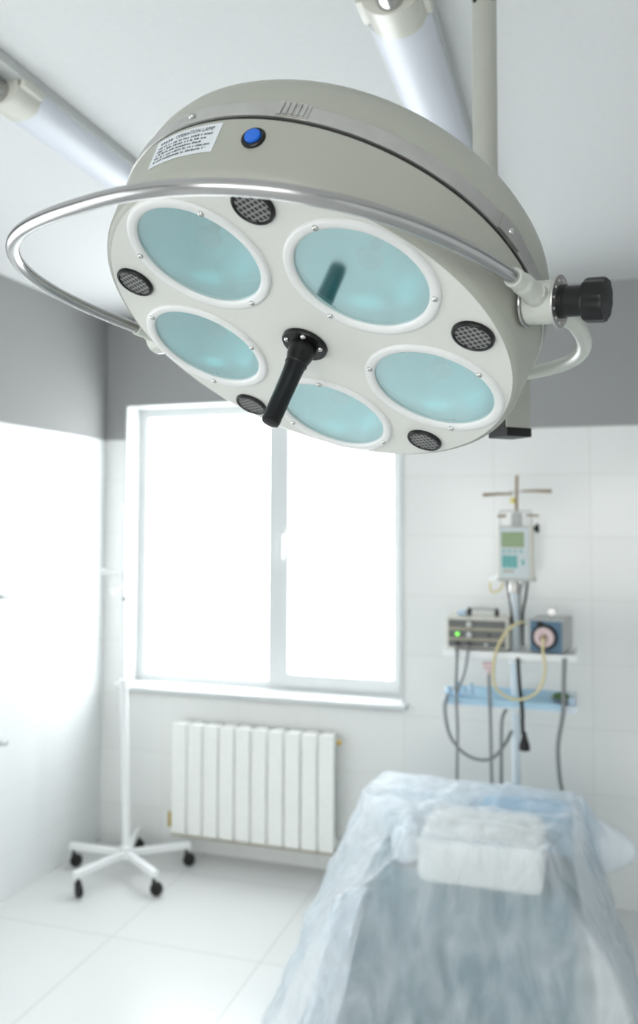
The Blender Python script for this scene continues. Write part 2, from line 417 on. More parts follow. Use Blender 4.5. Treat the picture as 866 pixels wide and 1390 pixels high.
bm = NB(); ring_patch(bm, D(48), D(40), .068, .0855, .257, 8, .0018); build('band_clamp', bm, M['steel'], band)
def screw(bm, p, d, r=.0032, hgt=.0022):
    lathe(bm, [(r, 0), (r, hgt * .35), (r * .85, hgt * .75), (r * .5, hgt), (r * .42, hgt), (r * .3, hgt * .55), (0, hgt * .5)], p, d, 16, cap=False)
for t_ in (123.8, 44.3):
    bm = NB(); screw(bm, LP(.2575, D(t_), .0765), dirn(D(t_)), .0036, .003); build('screw', bm, M['screw'], band)
# five lenses
for i in range(5):
    t0 = PHI - i * 2 * PI / 5; o = LP(RLN, t0, 0); rad = dirn(t0); tau = .03
    bm = NB()
    lathe(bm, [(.0712, .004), (.0705, -.0006), (.0718, -.0026), (.0745, -.0036), (.0785, -.0038), (.0810, -.0030), (.0822, -.0012), (.0824, .0006)], o, LD, 96, a=rad, cap=False)
    lens = build('lens_rim', bm, M['lens_ring'], lamp)
    bm = NB(); lathe(bm, [(.0715, .0012), (.0715, .0036), (0, .0036)], o, LD, 72, a=rad, cap=False)
    lathe(bm, [(0, .0012), (.0715, .0012)], o, LD, 72, a=rad, cap=False)
    build('lens_glass', bm, M['glass'], lens)
    bm = NB(); lathe(bm, [(.0742, .001)] + [(.0742 * math.cos(a), .002 + .05 * math.sin(a)) for a in [k * PI / 2 / 12 for k in range(0, 13)]], o, LD, 64, a=rad, cap=False)
    build('reflector', bm, M['bowl'], lens)
    bm = NB(); lathe(bm, [(0, .0245), (.0140, .0245), (.0150, .0255), (.0150, .028), (.006, .029), (.006, .053)], o, LD, 32, a=rad, cap=False)
    build('bulb_shield', bm, M['shield'], lens)
    for k in (60, 180, 300):
        d = dirn(t0 + D(k)); bm = NB(); screw(bm, o + d * .0765 - LD * .0034, LN, .0034, .0028)
        build('screw', bm, M['screw'], lens)
# five vents between the lenses
for i in range(5):
    t0 = PHI - (i + .5) * 2 * PI / 5; o = LP(.2124, t0, 0); rad = dirn(t0)
    bm = NB(); lathe(bm, [(.0225, .0005), (.0225, -.0025), (.0212, -.0042), (.0192, -.0045), (.0183, -.0030)], o, LD, 48, a=rad, cap=False)
    vent = build('vent_rim', bm, M['black'], lamp)
    bm = NB(); ring = [bm.verts.new(o + (LA * math.cos(k * PI / 24) + LB * math.sin(k * PI / 24)) * .0188 - LD * .003) for k in range(48)]
    f = bm.faces.new(ring); uv = bm.loops.layers.uv.new('UVMap')
    for l in f.loops:
        q = l.vert.co - o; l[uv].uv = (q.dot(LA) / .0082, q.dot(LB) / .0082)
    build('vent_grille', bm, M['grille'], vent, smooth=False)
# centre handle
bm = NB(); lathe(bm, [(.0275, -.0005), (.0275, -.004), (.0262, -.0056), (.0150, -.0062)], lc, LD, 64, a=LA, cap=False)
lathe(bm, [(0, -.0062), (.0155, -.0062)], lc, LD, 64, a=LA, cap=False)
hub = build('handle_flange', bm, M['black'], lamp)
for t_, rr in ((75, .0205), (165, .0205), (17, .0205)):
    pass
for t_ in (90, 165, 17):
    bm = NB(); screw(bm, LP(.0212, D(t_), -.0056), LN, .0034, .003); build('screw', bm, M['screw'], hub)
bm = NB(); lathe(bm, [(.0158, .005), (.0158, .013), (.0150, .020), (.0132, .026), (.0128, .030), (.0133, .031), (.0120, .033), (.0114, .045), (.0108, .075), (.0106, .1085), (.0098, .111), (.006, .1125), (0, .113)], lc, LN, 40, a=LA, cap=False)
build('handle_grip', bm, M['black'], hub)
# push button
tb = D(104.3); dn = (dirn(tb) + LN * .05).normalized(); pb = LP(.2518, tb, .042)
bm = NB(); lathe(bm, [(.0118, -.002), (.0118, .0022), (.0104, .0034), (.0086, .0034), (.0082, .001)], pb, dn, 40, cap=False); btn = build('switch_bezel', bm, M['black'], lamp)
bm = NB(); lathe(bm, [(.0080, 0), (.0080, .0042), (.0072, .0054), (0, .0058)], pb, dn, 40, cap=False); tag(build('switch_button', bm, M['blue'], btn), 'blue push button')
# data plate: title + rows of fine print
def rside(h):
    P = side
    for (ra, ha), (rb, hb) in zip(P, P[1:]):
        if ha <= h <= hb: return ra + (rb - ra) * (h - ha) / max(1e-9, hb - ha)
    return .255
L0, L1, HB, HT = D(134.2), D(113.4), .0265, .0605
def lab(u, v, lift): h = HB + v * (HT - HB); return LP(rside(h) + lift, L0 + u * (L1 - L0), h)
bm = NB()
g = [[bm.verts.new(lab(i / 24, j / 6, .0004)) for i in range(25)] for j in range(7)]
for j in range(6):
    for i in range(24): bm.faces.new((g[j][i], g[j][i + 1], g[j + 1][i + 1], g[j + 1][i]))
plate = build('data_plate', bm, M['label'], lamp)
def text_mesh(s):
    cu = bpy.data.curves.new('lettering', 'FONT'); cu.body = s; cu.size = 1; cu.resolution_u = 2
    o = bpy.data.objects.new('lettering', cu); COL.objects.link(o)
    dg = bpy.context.evaluated_depsgraph_get(); me = bpy.data.meshes.new_from_object(o.evaluated_get(dg))
    bpy.data.objects.remove(o); bpy.data.curves.remove(cu); return me
bm = NB(); me = text_mesh('OPERATION LAMP'); bm.from_mesh(me); bpy.data.meshes.remove(me)
w = max(v.co.x for v in bm.verts); hh = max(v.co.y for v in bm.verts)
bmesh.ops.triangulate(bm, faces=bm.faces[:])
for v in bm.verts: v.co = lab(.36 + .56 * v.co.x / w, .76 + .14 * v.co.y / hh, .0009)
def dash(u0, u1, v0, v1):
    n = max(1, int((u1 - u0) / .04))
    for k in range(n):
        a, b = u0 + (u1 - u0) * k / n, u0 + (u1 - u0) * (k + 1) / n
        bm.faces.new([bm.verts.new(lab(x, y, .0009)) for x, y in ((a, v0), (b, v0), (b, v1), (a, v1))])
rnd = random.Random(3)
u = .1
while u < .30: dash(u, u + .012, .77, .88); dash(u + .016, u + .026, .77, .80 + .08 * rnd.random()); u += .044           # the unreadable first word
for row, (ua, ub) in enumerate(((.08, .92), (.08, .86), (.08, .80), (.08, .94), (.08, .90))):
    v = .62 - row * .125; u = ua
    while u < ub:
        l = rnd.choice((.012, .02, .03, .016)); dash(u, min(u + l, ub), v, v + .06 * rnd.uniform(.7, 1.2)); u += l + rnd.choice((.010, .012, .03))
build('lettering', bm, M['ink'], plate, smooth=False)

# handle hoop and yoke (one flat U-shaped loop each side of the pivots)
hp, Rr, psi, al, Lq, ex = .0347, .2733, .6095, .388, .33, .767
pv = dirn(psi); qv = LN.cross(pv)
qf = qv * math.cos(al) + LN * math.sin(al)
ctr = lc - LN * hp
def sq(t, R, L, e, s): 
    c_, s_ = math.cos(t), abs(math.sin(t))
    return ctr + pv * (R * math.copysign(abs(c_) ** e, c_)) + qf * (s * L * s_ ** e)
N = 120
def arc(t0, t1, R, L, e, s): return [sq(t0 + (t1 - t0) * k / N, R, L, e, s) for k in range(N + 1)]
bm = NB(); tube(bm, arc(.065, PI - .05, Rr, Lq, ex, 1), .0068, 18); tag(build('hoop_handle', bm, M['chrome'], lamp), 'chrome tube hoop handle')
yk = arc(.0, PI, .276, .30, .70, -1)
bm = NB(); tube(bm, yk, .0086, 18); build('yoke', bm, M['joint'], lamp)
for sgn, t_p in ((1, D(29.5)), (-1, psi + PI)):
    d = dirn(t_p); hq = .044 if sgn > 0 else hp
    o = lc + LD * hq
    bm = NB()
    rcyl(bm, o + d * .256, o + d * .287, .0215, .0025, 40)
    st = o + d * .272
    end = arc(.02, .072, Rr, Lq, ex, 1) if sgn > 0 else arc(PI - .02, PI - .08, Rr, Lq, ex, 1)
    e0 = end[-1]; e1 = end[len(end) // 3]
    tube(bm, spline([st, st.lerp(e1, .5), e1, e0], 8), [.0115] * 9 + [.0105] * 8 + [.0094] * 8, 18)
    k_ = yk[7] if sgn > 0 else yk[-8]
    tube(bm, spline([st, st.lerp(k_, .6), k_], 8), .0100, 16)
    jt = build('pivot_joint', bm, M['joint'], lamp)
    bm = NB(); rcyl(bm, o + d * .2535, o + d * .2565, .0245, .001, 40); build('pivot_washer', bm, M['chrome'], jt)
    if sgn > 0:
        bm = NB(); rcyl(bm, o + d * .2868, o + d * .2895, .0262, .0008, 48)
        for k in range(12):
            a_, b_ = frame_of(d); q = o + d * .2895 + (a_ * math.cos(k * PI / 6) + b_ * math.sin(k * PI / 6)) * .0205
            rcyl(bm, q, q + d * .0012, .0016, .0004, 8)
        build('knob_washer', bm, M['steel'], jt)
        bm = NB(); lathe(bm, [(.0165, .2895), (.0165, .2945), (.0150, .296), (.0150, .312), (.0205, .3135), (.0215, .316), (.0215, .331), (.0205, .3335), (.014, .3345), (0, .3345)], o, d, 60, cap=False, flute=(10, 4, 7, .06))
        tag(build('clamp_knob', bm, M['black'], jt), 'black clamp knob')
# ceiling pole, post box and link to the yoke
bm = NB(); cyl(bm, (2.329, -2.645, 1.93), (2.329, -2.645, H - .02), .0197, 40)
pole = build('pole', bm, M['pole'], lamp)
bm = NB(); rcyl(bm, (2.329, -2.645, 2.56), (2.329, -2.645, H), .028, .002, 40); rcyl(bm, (2.329, -2.645, H - .03), (2.329, -2.645, H), .075, .006, 48)
build('ceiling_flange', bm, M['pole'], lamp)
for s in (-.013, .0145):
    bm = NB(); screw(bm, (2.329 + s, -2.645 - math.sqrt(.0197 ** 2 - s * s), 2.54), (s * 40, -1, 0), .004, .003); build('pole_screw', bm, M['rubber'], pole)
MB = Matrix.Translation(V((2.363, -2.628, 0))) @ Matrix.Rotation(D(42), 4, 'Z')
bm = NB(); box(bm, -.023, .023, -.023, .023, 1.846, 2.02, .002, MB); post = build('post_box', bm, M['lacquer'], lamp)
bm = NB(); box(bm, -.024, .024, -.024, .024, 1.833, 1.847, .001, MB); build('post_cap', bm, M['black'], post)
bm = NB(); box(bm, -.0245, -.0225, -.019, .0225, 1.846, 1.93, 0, MB); build('post_channel_dark', bm, M['black'], post, smooth=False)  # black sheet stands in for the dark inside of an open channel
bm = NB(); q = MB @ V((.023, .006, 1.905)); screw(bm, q, MB.to_3x3() @ V((1, 0, 0)), .006, .005); build('screw', bm, M['screw'], post)
ym = yk[N // 2]
bm = NB(); tube(bm, spline([ym, ym.lerp(V((2.363, -2.628, 1.93)), .5) + V((0, 0, .01)), V((2.363, -2.628, 1.93))], 8), .014, 18); rcyl(bm, ym - pv * .025, ym + pv * .025, .017, .002)
build('yoke_link', bm, M['joint'], lamp)

# ------------------------------------------------------------------ ceiling batten lights
def batten(x, y0, label):
    W = .074; y1 = -1.02; yE = y0 - .42; zt = H
    r = thing('ceiling_light', (x, -1.8, H), label, 'ceiling light', None)
    bm = NB(); box(bm, x - W, x + W, yE, y1, zt - .028, zt - .0, .004)
    build('tray', bm, M['tray'], r)
    n = 20
    def shell(bm, w, d, ya, yb, zb, cap=True, th=0):
        ra = [[bm.verts.new((x - w * math.cos(PI * k / n), y, zb - d * math.sin(PI * k / n) ** .8)) for k in range(n + 1)] for y in (ya, yb)]
        for k in range(n): bm.faces.new((ra[0][k], ra[0][k + 1], ra[1][k + 1], ra[1][k]))
        if cap:
            bm.faces.new(ra[0]); bm.faces.new(ra[1][::-1])
        bm.faces.new((ra[0][0], ra[0][-1], ra[1][-1], ra[1][0]))
    bm = NB(); shell(bm, W - .006, .05, y0, y1 + .01, zt - .026)
    for s in (-1, 1): box(bm, x + s * (W - .012) - .005, x + s * (W - .012) + .005, y0, y1, zt - .036, zt - .024, .002)
    build('diffuser', bm, M['diffuser'], r)
    bm = NB(); shell(bm, W - .012, .056, y0 - .085, y0 + .004, zt - .026)
    for s in (-1, 1): box(bm, x + s * (W - .01) - .01, x + s * (W - .01) + .01, y0 - .085, y0 - .005, zt - .045, zt - .02, .003)
    build('end_collar', bm, M['collar'], r)
    bm = NB(); rcyl(bm, (x, yE + .04, zt - .046), (x, y0 - .08, zt - .046), .030, .002, 40)
    tag(build('tube_sleeve', bm, M['chrome'], r), 'chrome tube beyond the collar')
    bm = NB(); shell(bm, W - .012, .056, yE, yE + .05, zt - .026); build('end_cap', bm, M['collar'], r)
    return r
batten(1.115, -2.225, 'long white batten light on the ceiling, the one nearer the left wall')
batten(2.115, -2.30, 'white batten light on the ceiling just beside the lamp pole, behind the round lamp')

# ------------------------------------------------------------------ radiator
rad = thing('radiator', (.905, -.1, .12), 'white ten-section radiator on the tiled wall below the window', 'radiator')
x0, pw = .475, .0862
for k in range(10):
    xa = x0 + k * pw; bm = NB()
    box(bm, xa + .0028, xa + pw - .0028, -.118, -.096, .124, .676, .007, seg=3)
    box(bm, xa + .030, xa + pw - .030, -.1, -.035, .15, .65, .004)
    for zc in (.165, .635): rcyl(bm, (xa + .0005, -.07, zc), (xa + pw - .0005, -.07, zc), .02, .002, 20)
    box(bm, xa + .012, xa + pw - .012, -.1, -.03, .655, .672, .005)
    build('radiator_section', bm, M['rad'], rad)
bm = NB(); box(bm, x0, x0 + 10 * pw, -.1195, -.05, .1165, .1265, .002); build('bottom_edge', bm, M['strip'], rad)
bm = NB(); rcyl(bm, (x0 + .002, -.07, .165), (x0 - .03, -.07, .165), .012, .002, 16); rcyl(bm, (x0 - .025, -.07, .14), (x0 - .025, -.07, .215), .011, .003, 16)
tag(build('valve', bm, M['brass'], rad), 'brass valve')
bm = NB(); rcyl(bm, (x0 + 10 * pw - .002, -.07, .635), (x0 + 10 * pw + .02, -.07, .635), .012, .002, 16); tag(build('end_plug', bm, M['brass'], rad), 'brass end plug')
bm = NB(); tube(bm, spline([(x0 - .025, -.07, .145), (x0 - .025, -.05, .10), (x0 - .025, -.004, .09)], 6), .009); build('pipe', bm, M['rad'], rad)
for xx in (.65, 1.15):
    bm = NB(); box(bm, xx, xx + .03, -.05, -.001, .60, .63); build('wall_bracket', bm, M['rad'], rad, smooth=False)

# ------------------------------------------------------------------ white drip stand in the corner
cx, cy = .36, -.345
iv = thing('drip_stand', (cx, cy, 0), 'white five-legged wheeled drip stand in the corner beside the window', 'drip stand')
lean = V((-.037, 0, 0))
bm = NB(); tube(bm, [(cx, cy, .10), (cx - .014, cy, .50), (cx - .028, cy, .90)], .0175, 24); build('lower_pole', bm, M['white'], iv)
bm = NB(); tube(bm, [(cx - .028, cy, .88), (cx - .036, cy, 1.30), (cx - .044, cy, 1.78)], .0095, 20); build('upper_pole', bm, M['white'], iv)
bm = NB(); rcyl(bm, (cx - .028, cy, .875), (cx - .028, cy, .925), .024, .004); rcyl(bm, (cx - .028, cy, .90), (cx - .075, cy - .01, .90), .010, .003)
build('height_clamp', bm, M['white'], iv)
bm = NB()
rcyl(bm, (cx - .039, cy, 1.40), (cx - .040, cy, 1.455), .017, .003)
tube(bm, spline([(cx - .04, cy, 1.43), (cx - .09, cy - .02, 1.435), (cx - .135, cy - .03, 1.445)], 6), .009); rcyl(bm, (cx - .135, cy - .03, 1.432), (cx - .135, cy - .03, 1.46), .014, .003)
tube(bm, spline([(cx - .04, cy, 1.40), (cx - .08, cy + .01, 1.36), (cx - .105, cy + .01, 1.345)], 6), .008); rcyl(bm, (cx - .105, cy + .01, 1.33), (cx - .105, cy + .01, 1.36), .013, .003)
build('holder_arm', bm, M['white'], iv)
bm = NB(); rcyl(bm, (cx - .037, cy, 1.317), (cx - .018, cy - .012, 1.312), .009, .002); build('clamp_screw', bm, M['cable'], iv)
bm = NB(); rcyl(bm, (cx, cy, .075), (cx, cy, .135), .032, .005); build('hub', bm, M['white'], iv)
for k in range(5):
    t_ = D(37 + 72 * k); d = V((math.cos(t_), math.sin(t_), 0)); s_ = V((-d.y, d.x, 0)); R_ = .29 if k != 1 else .28
    e = V((cx, cy, 0)) + d * R_
    bm = NB()
    m4 = Matrix(((d.x, s_.x, 0, cx), (d.y, s_.y, 0, cy), (0, 0, 1, 0), (0, 0, 0, 1)))
    vs = box(bm, .02, R_ + .02, -.014, .014, .083, .113, .003, m4)
    lg = build('leg', bm, M['white'], iv)
    bm = NB(); w_ = V((1, (.25, -.3, .2, -.75, .15)[k], 0)).normalized(); ax = V((-w_.y, w_.x, 0)); wc = e + w_ * .014
    rcyl(bm, e + V((0, 0, .05)), e + V((0, 0, .085)), .007, .001, 12)
    for s in (-1, 1): tube(bm, [e + V((0, 0, .058)) + ax * .013 * s, wc + V((0, 0, .027)) + ax * .0135 * s], .0035, 8)
    tube(bm, [e + V((0, 0, .058)) - ax * .015, e + V((0, 0, .058)) + ax * .015], .006, 8)
    cs = build('caster', bm, M['rubber'], lg)
    bm = NB(); rcyl(bm, wc + V((0, 0, .030)) - ax * .0125, wc + V((0, 0, .030)) + ax * .0125, .030, .006, 28); build('wheel', bm, M['rubber'], cs)

# ------------------------------------------------------------------ equipment stand
EX, EY = 2.200, -.37
es = thing('equipment_stand', (EX, EY, 0), 'white equipment stand with two shelves and a brown crossbar top behind the draped table', 'stand')
bm = NB(); cyl(bm, (EX, EY, .09), (EX, EY, 1.42), .0185, 28); tag(build('column', bm, M['bluewhite'], es), 'pale column')
bm = NB(); cyl(bm, (EX, EY, 1.41), (EX + .006, EY, 1.74), .011, 20); rcyl(bm, (EX, EY, 1.40), (EX, EY, 1.44), .024, .003)
build('upper_tube', bm, M['steel'], es)
bm = NB(); tube(bm, [(EX + .008, EY, 1.72), (EX + .012, EY, 1.895)], .0065, 14); top_bar = build('top_rod', bm, M['brown'], es)
for s in (-1, 1):
    bm = NB(); tube(bm, [(EX + .012 + s * .018, EY, 1.822 + .006 * s), (EX + .012 + s * .07, EY, 1.823 + .006 * s), (EX + .012 + s * .14, EY - .02, 1.819 + .007 * s)], [.004, .0055, .0075], 12)
    tag(build('crossbar', bm, M['brown'], es), 'brown crossbar arm')
bm = NB(); tube(bm, [(EX - .02, EY, 1.824), (EX + .045, EY, 1.826)], .0042, 10); build('crossbar_core', bm, M['steel'], es)
bm = NB(); rcyl(bm, (EX - .005, EY - .012, 1.775), (EX - .005, EY - .012, 1.80), .011, .004); tag(build('yellow_clip', bm, M['yellowdot'], es), 'yellow clip')
SX0, SX1, SY0, SY1 = 1.915, 2.445, -.50, -.20
def shelf(z, m):
    bm = NB(); box(bm, SX0 + .003, SX1 - .003, SY0 + .003, SY1 - .003, z - .022, z - .004)
    for a in ((SX0, SX1, SY0, SY0 + .006), (SX0, SX1, SY1 - .006, SY1), (SX0, SX0 + .006, SY0 + .006, SY1 - .006), (SX1 - .006, SX1, SY0 + .006, SY1 - .006)): box(bm, *a, z - .026, z + .002, .001)
    s = build('shelf', bm, m, es)
    bm = NB(); rcyl(bm, (EX, EY, z - .06), (EX, EY, z - .02), .03, .004); box(bm, EX - .1, EX + .1, EY - .012, EY + .012, z - .04, z - .02, .003)
    build('shelf_bracket', bm, M['white'], s)
    return s
SZ1, SZ2 = 1.168, .968
shelf(SZ1, M['white']); shelf(SZ2, M['bluewhite'])
bm = NB(); rcyl(bm, (EX, EY, .075), (EX, EY, .14), .035, .005); build('hub', bm, M['white'], es)
for k in range(5):
    t_ = D(20 + 72 * k); d = V((math.cos(t_), math.sin(t_), 0)); s_ = V((-d.y, d.x, 0)); e = V((EX, EY, 0)) + d * .26
    bm = NB(); m4 = Matrix(((d.x, s_.x, 0, EX), (d.y, s_.y, 0, EY), (0, 0, 1, 0), (0, 0, 0, 1))); box(bm, .02, .28, -.014, .014, .083, .113, .003, m4); lg = build('leg', bm, M['white'], es)
    bm = NB(); rcyl(bm, e + V((0, 0, .0275)) - s_ * .011, e + V((0, 0, .0275)) + s_ * .011, .0275, .005, 24); cyl(bm, e + V((0, 0, .03)), e + V((0, 0, .085)), .006, 10); build('wheel', bm, M['rubber'], lg)

# light source box (left on the upper shelf)
z0 = SZ1 + .0025
ls = thing('light_source', (2.055, -.37, z0), 'beige electronic unit with dark panels and a green lamp on the upper shelf', 'medical device')
a0, a1, yb0, yb1, zt = 1.928, 2.182, -.485, -.245, 1.302
bm = NB()
for fx in (a0 + .02, a1 - .03):
    for fy in (yb0 + .02, yb1 - .03): box(bm, fx, fx + .015, fy, fy + .015, z0, z0 + .006)
box(bm, a0, a1, yb0, yb1, z0 + .005, zt, .004); build('case', bm, M['cream'], ls)
fz = yb0 - .003
for k, (za, zb) in enumerate(((zt - .040, zt - .010), (zt - .083, zt - .052), (z0 + .012, zt - .093))):
    bm = NB(); box(bm, a0 + .010, a1 - .012, fz, yb0 + .004, za, zb, .001)
    p = build('front_panel', bm, M['panel'], ls)
    zc = (za + zb) / 2
    if k < 2:
        bm = NB(); rcyl(bm, (2.024, fz, zc), (2.024, fz - .02, zc), .0115, .002, 24); build('knob', bm, M['knob'], p)
    if k == 1:
        bm = NB(); rcyl(bm, (1.975, fz, zc), (1.975, fz - .005, zc), .0085, .002, 24); tag(build('indicator_lamp', bm, M['led'], p), 'glowing green lamp')
        bm = NB(); rcyl(bm, (2.105, fz, zc), (2.105, fz - .004, zc), .006, .001, 16); build('button', bm, M['rubber'], p)
    if k == 2:
        for xx, mm, r_ in ((1.975, 'rubber', .008), (2.024, 'rubber', .008), (2.092, 'knob', .007)):
            bm = NB(); rcyl(bm, (xx, fz, zc), (xx, fz - .014, zc), r_, .002, 20); build('socket', bm, M[mm], p)
bm = NB()
for k in range(2): box(bm, a0 + .01, a1 - .012, fz + .0012, yb0 + .003, (zt - .051, zt - .092)[k], (zt - .041, zt - .084)[k])
build('panel_strip', bm, M['strip'], ls, smooth=False)
bm = NB(); tube(bm, spline([(2.014, -.40, zt + .028), (2.07, -.40, zt + .031), (2.128, -.40, zt + .028)], 6), .006, 12); hd = build('carry_handle', bm, M['device'], ls)
for xx in (2.014, 2.128):
    bm = NB(); box(bm, xx - .008, xx + .008, -.41, -.39, zt - .001, zt + .033, .003); build('handle_post', bm, M['black'], hd)
bm = NB(); box(bm, 1.965, 2.0, -.42, -.36, zt + .0, zt + .022, .006); p = build('plastic_wrap', bm, M['vial'])
tag(p, 'small whitish packet on top of the beige unit, left of its handle', 'packet')

# roller pump (right on the upper shelf, turned slightly)
rp = thing('roller_pump', (2.335, -.40, z0), 'small pump unit with blue front and round pink rotor on the upper shelf', 'pump')
MP = Matrix.Translation(V((2.325, -.487, 0))) @ Matrix.Rotation(D(-10), 4, 'Z')
bm = NB(); box(bm, -.072, .072, 0, .20, z0 + .004, 1.306, .005, MP)
for fx in (-.06, .05):
    for fy in (.01, .17): box(bm, fx, fx + .012, fy, fy + .012, z0, z0 + .006, 0, MP)
build('case', bm, M['device'], rp)
bm = NB(); box(bm, -.058, .068, -.004, .002, z0 + .006, 1.300, .001, MP); fp = build('front_panel', bm, M['pumpblue'], rp)
bm = NB(); box(bm, -.030, -.004, -.007, -.003, 1.268, 1.298, .001, MP); build('latch', bm, M['black'], fp)
oc = MP @ V((.0, -.004, z0 + .066)); dd = MP.to_3x3() @ V((0, -1, 0))
bm = NB(); lathe(bm, [(.051, 0), (.051, .010), (.049, .013), (.042, .013), (.041, .004), (0, .004)], oc, dd, 48, cap=False); rg = build('rotor_housing', bm, M['black'], fp)
bm = NB(); lathe(bm, [(.040, .004), (.040, .015), (.037, .018), (.020, .018), (.018, .010), (0, .010)], oc, dd, 48, cap=False); build('rotor', bm, M['pink'], rg)
bm = NB(); rcyl(bm, oc + dd * .01, oc + dd * .026, .011, .002, 24); build('rotor_hub', bm, M['brown'], rg)
bm = NB(); kc = MP @ V((.018, .05, 1.305)); rcyl(bm, kc, kc + V((0, 0, .018)), .008, .001, 16); rcyl(bm, kc + V((0, .012, .026)), kc + V((0, -.012, .026)), .017, .004, 24)
tag(build('top_knob', bm, M['chrome'], rp), 'chrome knob on top')

# infusion pump clamped on the pole
ip = thing('infusion_pump', (EX + .008, EY - .06, 1.455), 'white infusion pump with green display and teal keys clamped on the pole', 'infusion pump')
px0, px1, pz0, pz1, py0, py1 = 2.139, 2.282, 1.455, 1.682, -.465, -.385
bm = NB(); box(bm, px0, px1, py0, py1, pz0 + .006, pz1, .006); build('case', bm, M['cream'], ip)
bm = NB(); box(bm, px0 + .008, px1 - .016, py0 - .004, py0 + .004, pz0 + .012, pz1 - .004, .002); fc = build('fascia', bm, M['screenface'], ip)
bm = NB(); box(bm, px0 - .004, px1 + .008, py0 - .002, py1, pz0, pz0 + .009, .002); build('base_lip', bm, M['device'], ip)
bm = NB(); box(bm, 2.155, 2.245, py0 - .006, py0 - .002, 1.594, 1.656, .001); tag(build('display', bm, M['lcd'], fc), 'green display')
for k in range(4):
    bm = NB(); xx = 2.165 + k * .0225; rcyl(bm, (xx, py0 - .003, 1.578), (xx, py0 - .007, 1.578), .0058, .001, 16); tag(build('key', bm, M['teal'], fc), 'teal key')
for i in range(3):
    for j in range(4):
        bm = NB(); xx = 2.157 + i * .0205; zz = 1.510 + j * .0128; box(bm, xx, xx + .019, py0 - .007, py0 - .003, zz, zz + .0115, .001); tag(build('key', bm, M['teal'], fc), 'teal key')
bm = NB(); box(bm, 2.236, 2.246, py0 - .007, py0 - .003, 1.522, 1.543, .001); tag(build('key', bm, M['teal'], fc), 'teal key')
bm = NB(); box(bm, 2.160, 2.205, py0 - .0055, py0 - .003, 1.492, 1.500, .001); build('badge', bm, M['strip'], fc)
bm = NB(); rcyl(bm, (px1 - .002, -.42, 1.672), (px1 + .008, -.42, 1.672), .008, .001, 16); rcyl(bm, (px1 + .006, -.42, 1.672), (px1 + .022, -.42, 1.672), .018, .004, 24)
tag(build('clamp_knob', bm, M['black'], ip), 'black clamp knob')
bm = NB()
tube(bm, [(px0 + .004, -.40, pz1 - .01), (px0 + .004, -.40, 1.743), (px1 - .010, -.40, 1.743), (px1 - .010, -.40, pz1 - .01)], .0032, 8)
build('wire_frame', bm, M['steel'], ip)
bm = NB(); tube(bm, [(px0 - .004, -.405, 1.722), (px0 + .030, -.405, 1.724)], .006, 10); tube(bm, [(px1 - .03, -.405, 1.726), (px1 + .02, -.405, 1.724)], .004, 10)
build('frame_peg', bm, M['brown'], ip)
bm = NB(); box(bm, EX - .012, EX + .03, -.395, -.345, 1.675, 1.735, .004); build('pole_clamp', bm, M['device'], ip)
bm = NB(); box(bm, 2.118, 2.143, -.44, -.40, 1.450, 1.475, .006); rcyl(bm, (2.118, -.42, 1.46), (2.10, -.42, 1.452), .01, .002); build('hose_connector', bm, M['white'], ip)
bm = NB(); tube(bm, spline([(2.158, -.42, 1.458), (2.150, -.42, 1.425), (2.128, -.42, 1.407), (2.106, -.42, 1.408), (2.10, -.42, 1.45)], 8), .005, 10); tag(build('hose', bm, M['yellow'], ip), 'short yellowish hose')

# cables and tubes
def cable(name, pts, r, m, label, cat, group=None):
    bm = NB(); tube(bm, spline(pts, 10), r, 10); return tag(build(name, bm, m), label, cat, group)
cable('silicone_tube', [tuple(oc + dd * .028), tuple(oc + dd * .034 + V((0, 0, -.05))), (2.325, -.53, 1.10), (2.29, -.53, 1.02), (2.21, -.53, .990), (2.135, -.53, 1.03), (2.125, -.53, 1.12), (2.145, -.53, 1.20), (2.185, -.52, 1.265), (2.228, -.495, 1.292), (2.247, -.46, 1.285)], .0058, M['yellow'],
      'yellow rubber tube looping from the pink rotor below the shelf and back up', 'tube')
CG = None
cable('power_cable', [(2.17, -.41, 1.456), (2.18, -.41, 1.38), (2.188, -.40, 1.31), (2.19, -.34, 1.172)], .0045, M['rubber'], 'thin black cable running down from the left underside of the infusion pump', 'cable')
cable('power_cable', [(2.255, -.41, 1.456), (2.245, -.40, 1.38), (2.233, -.39, 1.31), (2.228, -.32, 1.172)], .0055, M['rubber'], 'thick black cable running down from the right underside of the infusion pump', 'cable')
cable('power_cable', [(2.242, -.41, 1.456), (2.225, -.40, 1.41), (2.222, -.38, 1.33), (2.213, -.31, 1.172)], .004, M['cable'], 'thin grey cable beside the thick black one under the infusion pump', 'cable')
cable('cable', [(1.975, -.503, 1.19), (1.975, -.515, 1.12), (1.972, -.52, 1.0), (1.978, -.52, .85), (1.975, -.515, .60), (1.98, -.45, .30), (2.0, -.30, .006)], .006, M['cable'], 'grey cable dropping from the left socket of the beige unit to the floor', 'cable')
cable('cable', [(2.024, -.505, 1.192), (2.022, -.52, 1.17), (2.01, -.525, 1.09), (1.985, -.525, 1.02), (1.968, -.52, .985)], .0055, M['cable'], 'short grey cable slanting from the beige unit to the lower shelf', 'cable')
cable('cable', [(1.935, -.515, .99), (1.926, -.52, .93), (1.945, -.52, .83), (1.995, -.52, .765), (2.06, -.52, .738), (2.12, -.52, .75), (2.165, -.48, .80), (2.184, -.40, .83)], .007, M['cable'], 'dark grey cable hanging in a wide loop below the lower shelf', 'cable')
cable('cable', [(2.105, -.515, 1.09), (2.110, -.515, .90), (2.115, -.515, .60), (2.12, -.42, .25), (2.12, -.30, .006)], .0065, M['cable'], 'straight grey cable hanging down left of the column from the pink plug', 'cable')
